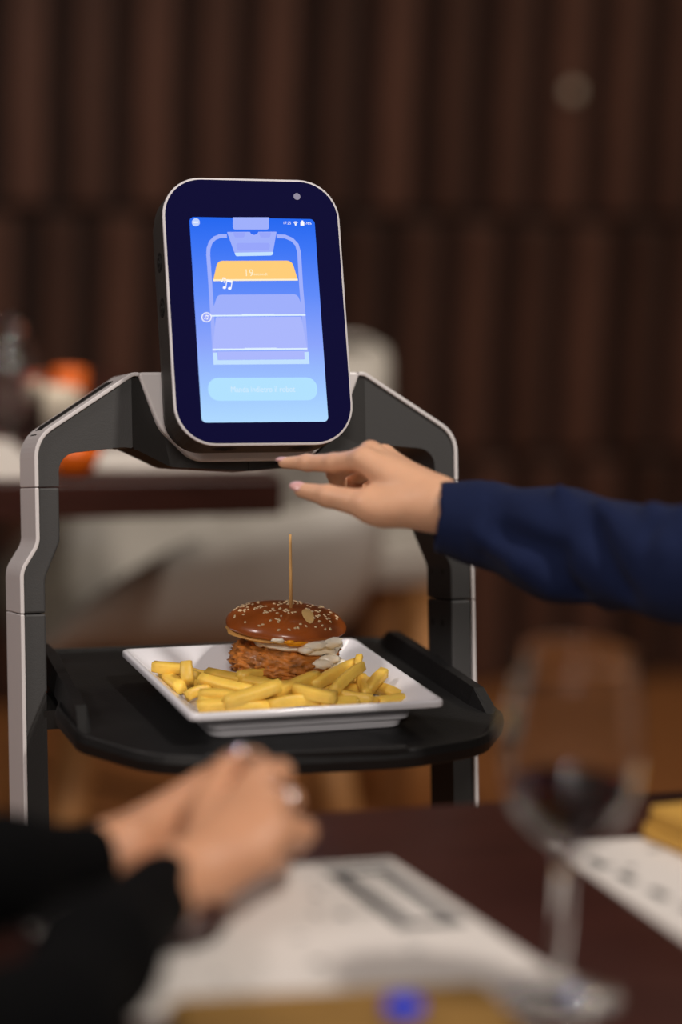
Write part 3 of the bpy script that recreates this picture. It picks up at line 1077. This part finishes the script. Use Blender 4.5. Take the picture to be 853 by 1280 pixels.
A0 = Vector(on_t(796, 1048)); ru = Vector((.97, .12)); rv = Vector((.30, -.95))
napkin('folded_napkin', [A0, A0 + ru * .17, A0 + ru * .17 + rv * .10, A0 + rv * .075], .020, M['napkin'], 'mustard folded napkin on the placemat beside the wine glass', 'napkin', 2)
B0 = Vector(on_t(205, 1262)); B1 = Vector(on_t(610, 1240))
du = (B1 - B0).normalized(); dv = Vector((du.y, -du.x))
napkin('napkin_pouch', [B0, B1, B1 + dv * .10, B0 + dv * .10], .006, M['napkin_d'], 'flat ochre paper pouch lying on the near edge of the placemat', 'paper pouch', 2)
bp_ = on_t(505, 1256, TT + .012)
o = lathe('reflection_disc', [(0, 0), (.0085, 0), (.0095, .001), (.0095, .006), (.008, .0075), (0, .0078)], (bp_[0], bp_[1], TT + .0072), M['blue'], seg=28)  # made-up disc in place of the lit screen's blue reflection
set_origin(o, (bp_[0], bp_[1], TT + .0072)); tag(o, 'small glossy blue cap lying on the ochre pouch', 'reflection')

# dark dried fruit on the placemat beside the sleeve
fx = on_t(238, 1180)
bm = bmesh.new(); bmesh.ops.create_uvsphere(bm, u_segments=28, v_segments=16, radius=1)
for v in bm.verts:
    n_ = noise.noise(v.co * 2.2) * .15
    v.co = Vector((v.co.x * .026 * (1 + n_), v.co.y * .013 * (1 + n_), v.co.z * .010 * (1 + n_) + .010))
o = from_bm('dried_fruit', bm, M['date'], None, True); o.location = (fx[0], fx[1], TT + .0009); o.rotation_euler = (0, 0, .5)
tag(o, 'dark brown wrinkled morsel on the placemat beside the black sleeve', 'food')

# ------------------------------------------------------------------ wine glass
gx, gy = on_t(697, 1246)
def gl(r, z): return (r, z)
outer = [(0, 0), (.030, 0), (.0325, .0008), (.0325, .0018), (.022, .0040), (.0075, .0085), (.0042, .014), (.0038, .030), (.0037, .060), (.0042, .074), (.008, .080), (.0190, .087), (.0285, .098), (.0335, .112), (.0345, .124), (.0335, .140), (.0305, .160), (.0283, .1765), (.02815, .1774), (.0279, .1777)]
inner = [(.02765, .1774), (.0275, .1765), (.0298, .160), (.0327, .140), (.0337, .124), (.0327, .112), (.0277, .0990), (.0182, .0885), (.006, .0835), (0, .0825)]
wg = lathe('wine_glass', outer + inner, (0, 0, 0), M['glass'], seg=64)
wg.location = (gx, gy, TT + .0002); tag(wg, 'stemmed wine glass holding a little red wine', 'wine glass')
wi = lathe('wine', [(0, .0827), (.006, .0837), (.0181, .0887), (.0275, .0992), (.0320, .1095), (.0320, .1098), (0, .1098)], (0, 0, 0), M['wine'], wg, seg=64)
wi['label'] = 'dark red wine'

# ------------------------------------------------------------------ pointing person
def chain(P, pts, k=None):
    d = None
    for (a0, b0) in zip(pts, pts[1:]):
        q = d_cone(P, a0[0], b0[0], a0[1], b0[1]); d = q if d is None else np.minimum(d, q)
    return d


def J(px, py, dep, rpx):
    return (at(px, py, dep), rpx * dep / F_PX)


index = [J(455, 575, 1.672, 15), J(418, 579, 1.690, 12.2), J(384, 578.5, 1.706, 10.2), J(355, 578.5, 1.716, 7.2)]
middle = [J(464, 567, 1.690, 14), J(420, 590, 1.722, 12), J(424, 610, 1.742, 10.5), J(446, 614, 1.738, 9)]
ring = [J(480, 571, 1.712, 14), J(440, 600, 1.745, 12), J(446, 618, 1.762, 10), J(466, 614, 1.75, 9)]
pinky = [J(496, 583, 1.732, 12.5), J(466, 606, 1.758, 10), J(470, 620, 1.765, 9), J(484, 614, 1.756, 8)]
thumb = [J(520, 634, 1.655, 18), J(458, 631, 1.662, 18.5), J(410, 620, 1.678, 13.5), J(377, 612.5, 1.690, 9.5)]
wrist = J(545, 630, 1.657, 26.5)


def hand_fn(P):
    palm = None
    for f_ in (index, middle, ring, pinky):
        q = d_cone(P, f_[0][0], wrist[0], f_[0][1], wrist[1] * .93)
        palm = q if palm is None else smin(palm, q, .010)
    q = d_cone(P, J(480, 640, 1.662, 17)[0], wrist[0], 17 * 1.66 / F_PX, wrist[1] * .95); palm = smin(palm, q, .010)
    arm_ = d_cone(P, wrist[0], at(640, 668, 1.64), wrist[1], 27 * 1.63 / F_PX)
    palm = smin(palm, arm_, .008)
    # ulnar bump of the wrist
    palm = smin(palm, d_cone(P, at(526, 614, 1.668), at(528, 615, 1.668), .007, .007), .008)
    d = None
    for f_, kk in ((index, .006), (middle, .005), (ring, .005), (pinky, .005), (thumb, .014)):
        c_ = chain(P, f_)
        # knuckle swellings
        for j in (1, 2):
            c_ = smin(c_, np.linalg.norm(P - f_[j][0], axis=-1) - f_[j][1] * 1.03, .003)
        q = smin(palm, c_, kk)
        d = q if d is None else smin(d, q, .0015)
    # knuckle of the middle finger stands up
    d = smin(d, np.linalg.norm(P - at(462, 564, 1.684), axis=-1) - 10.5 * 1.68 / F_PX, .006)
    return d


allp = [x[0] for f_ in (index, middle, ring, pinky, thumb) for x in f_] + [wrist[0], at(600, 655, 1.63)]
person = sdf_mesh('person', hand_fn, allp, .018, .0014, M['skin'])
tag(person, 'person in a navy blue sleeve pointing below the robot screen', 'person')
smd = person.modifiers.new('smooth', 'SMOOTH'); smd.iterations = 3; smd.factor = .4


def nail(tip_j, prev_j, up_dir, sc_, parent):
    t = Vector(tip_j[0]) - Vector(prev_j[0]); t.normalize()
    u = Vector(up_dir); u = (u - t * u.dot(t)).normalized(); w = t.cross(u)
    bm = bmesh.new(); bmesh.ops.create_uvsphere(bm, u_segments=20, v_segments=12, radius=1)
    c_ = Vector(tip_j[0]) + u * tip_j[1] * .62 + t * tip_j[1] * .25
    R_ = Matrix((t, w, u)).transposed()
    for v in bm.verts:
        v.co = c_ + R_ @ Vector((v.co.x * tip_j[1] * 1.30 * sc_, v.co.y * tip_j[1] * .80, v.co.z * tip_j[1] * .45))
    o = from_bm('fingernail', bm, M['nail'], parent, True)
    return o


nail(index[3], index[2], UP * .9 - FWD * .35, 1, person)
nail(thumb[3], thumb[2], UP * .55 - FWD * .8, 1.1, person)

# navy sleeve
cuff = at(546, 645.5, 1.650); s1 = at(605, 655, 1.642); s2 = at(700, 681, 1.615); s3 = at(853, 707, 1.55); elbow = at(1010, 728, 1.49); shoulder = np.array([.62, -.60, 1.08])
rc = lambda px, d: px * d / F_PX
cuff_n = (at(600, 646, 1.648) - at(540, 646, 1.655)); cuff_n = cuff_n / np.linalg.norm(cuff_n)
# cuff plane leans: top edge further right than the lower edge
cuff_n = RIGHT.copy()
_low = at(543, 690, 1.655); _top = at(552, 601, 1.655)
_e = (_top - _low); _e /= np.linalg.norm(_e)
cuff_n = cuff_n - _e * np.dot(cuff_n, _e); cuff_n /= np.linalg.norm(cuff_n)
folds = [  # (pixel start, pixel end, depth shift towards viewer, amplitude, width)
    ((700, 606, 1.59), (728, 668, 1.578), .0050, .0070), ((728, 668, 1.578), (765, 752, 1.585), .0045, .0065),
    ((600, 668, 1.612), (650, 705, 1.592), .0040, .0080), ((650, 705, 1.592), (690, 735, 1.590), .0048, .0090),
    ((745, 618, 1.57), (800, 690, 1.535), .0040, .0080), ((815, 634, 1.55), (838, 690, 1.52), .0045, .0065), ((838, 690, 1.52), (828, 740, 1.53), .003, .007),
    ((640, 618, 1.610), (672, 650, 1.590), .0022, .0100), ((860, 640, 1.53), (890, 720, 1.50), .005, .009)]
grooves = [((625, 668, 1.600), (700, 692, 1.575), .0045, .0085), ((708, 640, 1.585), (748, 735, 1.570), -.0, .007), ((745, 665, 1.56), (790, 735, 1.545), .0042, .0090),
           ((690, 705, 1.575), (725, 735, 1.580), .0042, .008), ((820, 660, 1.53), (812, 700, 1.53), .003, .006)]


def sleeve_fn(P):
    d = d_cone(P, cuff, s1, rc(45, 1.650), rc(50, 1.645))
    d = smin(d, d_cone(P, s1, s2, rc(49, 1.645), rc(67, 1.615)), .012)
    d = smin(d, d_cone(P, s2, s3, rc(66, 1.615), rc(68, 1.55)), .015)
    d = smin(d, d_cone(P, s3, elbow, rc(67, 1.55), rc(72, 1.48)), .015)
    d = smin(d, d_cone(P, elbow, shoulder, rc(72, 1.48), .062), .02)
    for (A, B, amp, w) in folds:
        q = d_cone(P, at(*A), at(*B), 0, 0); d = d - 1.5 * amp * np.exp(-(q / w) ** 2)
    for (A, B, amp, w) in grooves:
        q = d_cone(P, at(*A), at(*B), 0, 0); d = d + 1.5 * amp * np.exp(-(q / w) ** 2)
    # stitched cuff seam
    q = np.abs((P - at(604, 655, 1.645)) @ cuff_n); d = d + .0009 * np.exp(-(q / .0016) ** 2)
    pl_ = -((P - (cuff + cuff_n * .0)) @ cuff_n)
    d = np.maximum(d, pl_)
    # hollow opening
    hol = d_cone(P, cuff - cuff_n * .02, s1, rc(35, 1.655), rc(35, 1.645))
    d = np.maximum(d, -np.maximum(hol, (P - cuff) @ cuff_n - .022))
    return d


sl = sdf_mesh('sleeve', sleeve_fn, [cuff, s2, s3, elbow, shoulder], .075, .0027, M['navy'], person)
sl['label'] = 'navy blue woven sleeve with a stitched cuff'
smd = sl.modifiers.new('smooth', 'SMOOTH'); smd.iterations = 1; smd.factor = .4

# ------------------------------------------------------------------ seated person with clasped hands
HD = 1.335
nw = J(232, 1102, 1.285, 40)
nf = [[J(318, 985, 1.335, 24), J(350, 966, 1.365, 18), J(346, 990, 1.395, 18), J(318, 1000, 1.40, 16)],
      [J(330, 1012, 1.315, 25), J(362, 1001, 1.345, 18), J(356, 1020, 1.375, 18), J(330, 1030, 1.385, 16)],
      [J(340, 1042, 1.300, 24), J(379, 1040, 1.330, 18), J(370, 1054, 1.360, 16), J(342, 1058, 1.37, 15)],
      [J(320, 1070, 1.290, 23), J(344, 1072, 1.315, 16), J(350, 1078, 1.34, 15), J(330, 1080, 1.35, 14)]]
nth = [J(255, 1040, 1.31, 26), J(262, 1000, 1.335, 23), J(280, 968, 1.355, 18), J(300, 950, 1.37, 14)]
fw = J(150, 1066, 1.308, 33)
ff = [[J(262, 985, 1.40, 24), J(290, 957, 1.375, 19), J(318, 953, 1.350, 17), J(334, 968, 1.335, 14)],
      [J(256, 1000, 1.41, 24), J(300, 975, 1.40, 18), J(335, 985, 1.38, 16), J(345, 1000, 1.37, 14)],
      [J(250, 1020, 1.42, 24), J(300, 1005, 1.42, 18), J(335, 1015, 1.40, 16), J(345, 1030, 1.39, 14)]]


def rest(px, py, r):
    return on_z(px, py, TT + r + .009)


ne0 = at(208, 1106, 1.272); ne1 = rest(120, 1198, .026); ne2 = rest(55, 1290, .028); ne3 = np.array([-.47, -.88, TT + .055]); ne4 = np.array([-.68, -.84, 1.04])


def clasp_fn(P):
    palm = None
    for f_ in nf:
        q = d_cone(P, f_[0][0], nw[0], f_[0][1], nw[1] * .9); palm = q if palm is None else smin(palm, q, .012)
    palm = smin(palm, d_cone(P, nw[0], ne1, nw[1], .018), .01)
    d = None
    for f_ in nf + [nth]:
        q = smin(palm, chain(P, f_), .003); d = q if d is None else smin(d, q, .0008)
    fpalm = None
    for f_ in ff:
        q = d_cone(P, f_[0][0], fw[0], f_[0][1], fw[1] * .9); fpalm = q if fpalm is None else smin(fpalm, q, .012)
    fpalm = smin(fpalm, d_cone(P, fw[0], at(80, 1076, 1.30), fw[1], rc(32, 1.30)), .01)
    for f_ in ff:
        q = smin(fpalm, chain(P, f_), .005); d = smin(d, q, .002)
    return d


allp = [x[0] for f_ in nf + ff + [nth] for x in f_] + [nw[0], fw[0], at(160, 1160, 1.25), at(80, 1080, 1.38)]
sitter = sdf_mesh('person', clasp_fn, allp, .024, .0022, M['skin2'])
tag(sitter, 'person in black sleeves resting clasped hands over the placemat', 'person')
smd = sitter.modifiers.new('smooth', 'SMOOTH'); smd.iterations = 3; smd.factor = .4

nn = ne1 - ne0; nn /= np.linalg.norm(nn)


def nsl(P):
    d = d_cone(P, ne0, ne1, rc(46, 1.272), .0275); d = smin(d, d_cone(P, ne1, ne2, .0275, .030), .02)
    d = smin(d, d_cone(P, ne2, ne3, .030, .042), .02); d = smin(d, d_cone(P, ne3, ne4, .042, .058), .02)
    return np.maximum(d, -((P - ne0) @ nn) - .004)


o = sdf_mesh('sleeve', nsl, [ne0, ne1, ne2, ne3, ne4], .07, .006, M['blackcloth'], sitter)
fe0 = at(130, 1072, 1.305); fe1 = rest(0, 1086, .025); fe2 = np.array([-.50, -.66, TT + .05]); fe3 = np.array([-.70, -.62, 1.04])
fn_ = fe1 - fe0; fn_ /= np.linalg.norm(fn_)


def fsl(P):
    d = d_cone(P, fe0, fe1, rc(43, 1.305), .0250); d = smin(d, d_cone(P, fe1, fe2, .0255, .040), .02); d = smin(d, d_cone(P, fe2, fe3, .040, .058), .02)
    return np.maximum(d, -((P - fe0) @ fn_) - .002)


o = sdf_mesh('sleeve', fsl, [fe0, fe1, fe2, fe3], .07, .006, M['blackcloth'], sitter)
# bracelet on the far wrist and rings
c_ = at(147, 1067, 1.308); ax = Vector(fn_); u_ = ax.cross(Vector(UP)).normalized(); w_ = ax.cross(u_)
o = tube('bracelet', [Vector(c_) + (u_ * math.cos(t) + w_ * math.sin(t)) * rc(36, 1.308) for t in np.linspace(0, 2 * math.pi, 33)[:-1]], .0035, M['gold'], sitter, 8, True, True)
o['label'] = 'gold bracelet'


def ring_on(a0, b0, r, m, gem=False):
    a0 = Vector(a0); b0 = Vector(b0); ax = (b0 - a0).normalized(); u_ = ax.cross(Vector(UP)).normalized(); w_ = ax.cross(u_); c_ = a0.lerp(b0, .5)
    o = tube('finger_ring', [c_ + (u_ * math.cos(t) + w_ * math.sin(t)) * r for t in np.linspace(0, 2 * math.pi, 29)[:-1]], .0016, m, sitter, 8, True, True)
    return o


ring_on(ff[0][1][0], ff[0][2][0], rc(19, 1.36), M['silver'])['label'] = 'silver ring'
ring_on(nf[1][0][0], nf[1][1][0], rc(25, 1.33), M['silver'])['label'] = 'silver ring'
bm = bmesh.new(); g = Vector(at(317, 950, 1.338)); bmesh.ops.create_icosphere(bm, subdivisions=1, radius=.0045, matrix=Matrix.Translation(g))
o = from_bm('ring_stone', bm, M['silver'], sitter); o['label'] = 'bright faceted ring stone'

# ------------------------------------------------------------------ background table, chairs, table things
BT = .75
bt = empty('dining_table', (-.6, 1.0, 0)); tag(bt, 'dark wooden table standing behind the robot with white placemats', 'table')
o = from_bm('table_top', box_bm(-1.5, .225, .605, 1.42, BT - .04, BT), M['mahogany']); child_of_empty(bevel(o, .003), bt)
for x in (-1.42, -.30):
    for y in (.72, 1.30):
        o = from_bm('leg', box_bm(x - .03, x + .03, y - .03, y + .03, 0, BT - .04), M['mahogany']); child_of_empty(o, bt)
for (x0, x1, y0, y1, lb) in ((-.30, -.02, .62, .86, 'white paper placemat on the back table beside the orange cup'), (.03, .222, .66, .80, 'white paper placemat at the end of the back table near the shell chair')):
    o = prism('paper_placemat', [(x0, y0), (x1, y0), (x1, y1), (x0, y1)], mat_fn, BT + .0003, BT + .0012, M['paper']); tag(o, lb, 'placemat')


def chair(name, loc, rot, label):
    root = empty(name, loc); root.rotation_euler = (0, 0, rot)
    tag(root, label, 'chair')
    # moulded shell; chair faces -y in its own frame
    NU, NV = 25, 27
    # profile (y, z) from front lip to the top of the back, half width, arm height
    prof = [(-.235, .435, .20, .0), (-.225, .452, .225, .03), (-.15, .455, .245, .10), (-.05, .445, .265, .175), (.05, .437, .285, .215), (.12, .445, .30, .225), (.17, .48, .305, .20), (.20, .54, .30, .15), (.222, .62, .27, .085), (.24, .70, .235, .03), (.252, .77, .20, .0), (.258, .815, .15, -.012), (.259, .828, .08, -.01)]
    tt = np.linspace(0, 1, len(prof)); A = np.array(prof)
    vs = []
    for j in range(NV):
        t = j / (NV - 1)
        y, z, hw, ah = [np.interp(t, tt, A[:, k]) for k in range(4)]
        for i in range(NU):
            u = -1 + 2 * i / (NU - 1)
            x = hw * math.sin(u * math.pi / 2) if abs(u) < 1 else hw * u
            lift = ah * abs(u) ** 3
            fwd_ = -.10 * abs(u) ** 2.5 * max(0, min(1, (t - .55) / .2)) * (1 if t > .5 else 0)
            vs.append((x, y + fwd_, z + lift))
    fs = [(j * NU + i, j * NU + i + 1, (j + 1) * NU + i + 1, (j + 1) * NU + i) for j in range(NV - 1) for i in range(NU - 1)]
    sh = mesh('seat_shell', vs, fs, M['shell'], root, True)
    s_ = sh.modifiers.new('thick', 'SOLIDIFY'); s_.thickness = .008
    for sx_ in (-1, 1):
        for sy_, yt in ((-1, -.12), (1, .12)):
            tube('leg', [(sx_ * .235, yt + sy_ * .11, 0), (sx_ * .20, yt + sy_ * .07, .2), (sx_ * .165, yt + sy_ * .03, .41)], [.014, .023, .028], M['beech'], root, 14)
    for sx_ in (-1, 1):
        tube('brace', [(sx_ * .2, -.2, .2), (-sx_ * .2, .2, .2)], .005, M['metal_dark'], root, 8)
        tube('brace', [(sx_ * .17, -.15, .40), (sx_ * .17, .15, .40)], .008, M['metal_dark'], root, 8)
    tube('brace', [(-.17, 0, .40), (.17, 0, .40)], .008, M['metal_dark'], root, 8)
    return root


chair('shell_armchair', (.28, 1.24, 0), math.radians(-93), 'white shell armchair pushed up to the end of the back table').scale = (.97, .97, .98)

# white stool with stout wooden legs, half hidden by the armchair
st = empty('stool', (.635, 1.66, 0)); tag(st, 'white stool with stout tapering wooden legs behind the shell armchair', 'stool')
seat = loft('seat', [(rounded([(-k, -k, .05), (k, -k, .05), (k, k, .05), (-k, k, .05)], 5), z) for k, z in ((.13, .415), (.155, .425), (.162, .455), (.155, .485), (.135, .497))], lambda u, v, d: (u, v, d), M['shell'])
seat.parent = st
for a_ in (-1, 1):
    for b_ in (-1, 1):
        tube('leg', [(a_ * .10, b_ * .12, 0), (a_ * .105, b_ * .11, .2), (a_ * .11, b_ * .10, .415)], [.018, .027, .034], M['beech'], st, 14)
tube('stretcher', [(-.10, 0, .16), (.10, 0, .16)], .009, M['beech'], st, 10)
for a_ in (-1, 1): tube('stretcher', [(a_ * .103, -.11, .16), (a_ * .103, .11, .16)], .009, M['beech'], st, 10)


def bxy(px, py): P = on_z(px, py, BT); return (float(P[0]), float(P[1]), BT + .0005)


def put(name, prof, px, py, m, label, cat, seg=32):
    P = bxy(px, py)
    o = lathe(name, prof, (0, 0, 0), m, seg=seg); o.location = P
    return tag(o, label, cat)


put('glass_bottle', [(0, 0), (.033, 0), (.035, .004), (.035, .075), (.030, .092), (.016, .110), (.014, .130), (.016, .134), (.013, .134), (.011, .112), (.027, .090), (.032, .073), (.032, .005), (0, .004)], 15, 545, M['glass'], 'clear glass bottle standing on the back table', 'bottle')
put('white_pot', [(0, 0), (.024, 0), (.030, .006), (.032, .030), (.029, .042), (.026, .043), (.028, .030), (.026, .008), (0, .005)], 68, 532, M['cream'], 'cream pot on the back table beside the orange cup', 'pot')
put('red_shaker', [(0, 0), (.014, 0), (.015, .004), (.014, .035), (.010, .044), (.006, .048), (0, .049)], 48, 520, M['red'], 'small red shaker on the back table behind the cream pot', 'shaker')
put('orange_cup', [(0, 0), (.014, 0), (.018, .004), (.021, .044), (.019, .044), (.015, .005), (0, .004)], 86, 508, M['orange'], 'orange cup standing on the back table behind the cream pot', 'cup')
put('orange_bowl', [(0, 0), (.014, 0), (.022, .006), (.028, .022), (.029, .026), (.026, .026), (.020, .008), (0, .004)], 92, 592, M['orange'], 'small orange bowl at the near edge of the back table', 'bowl')
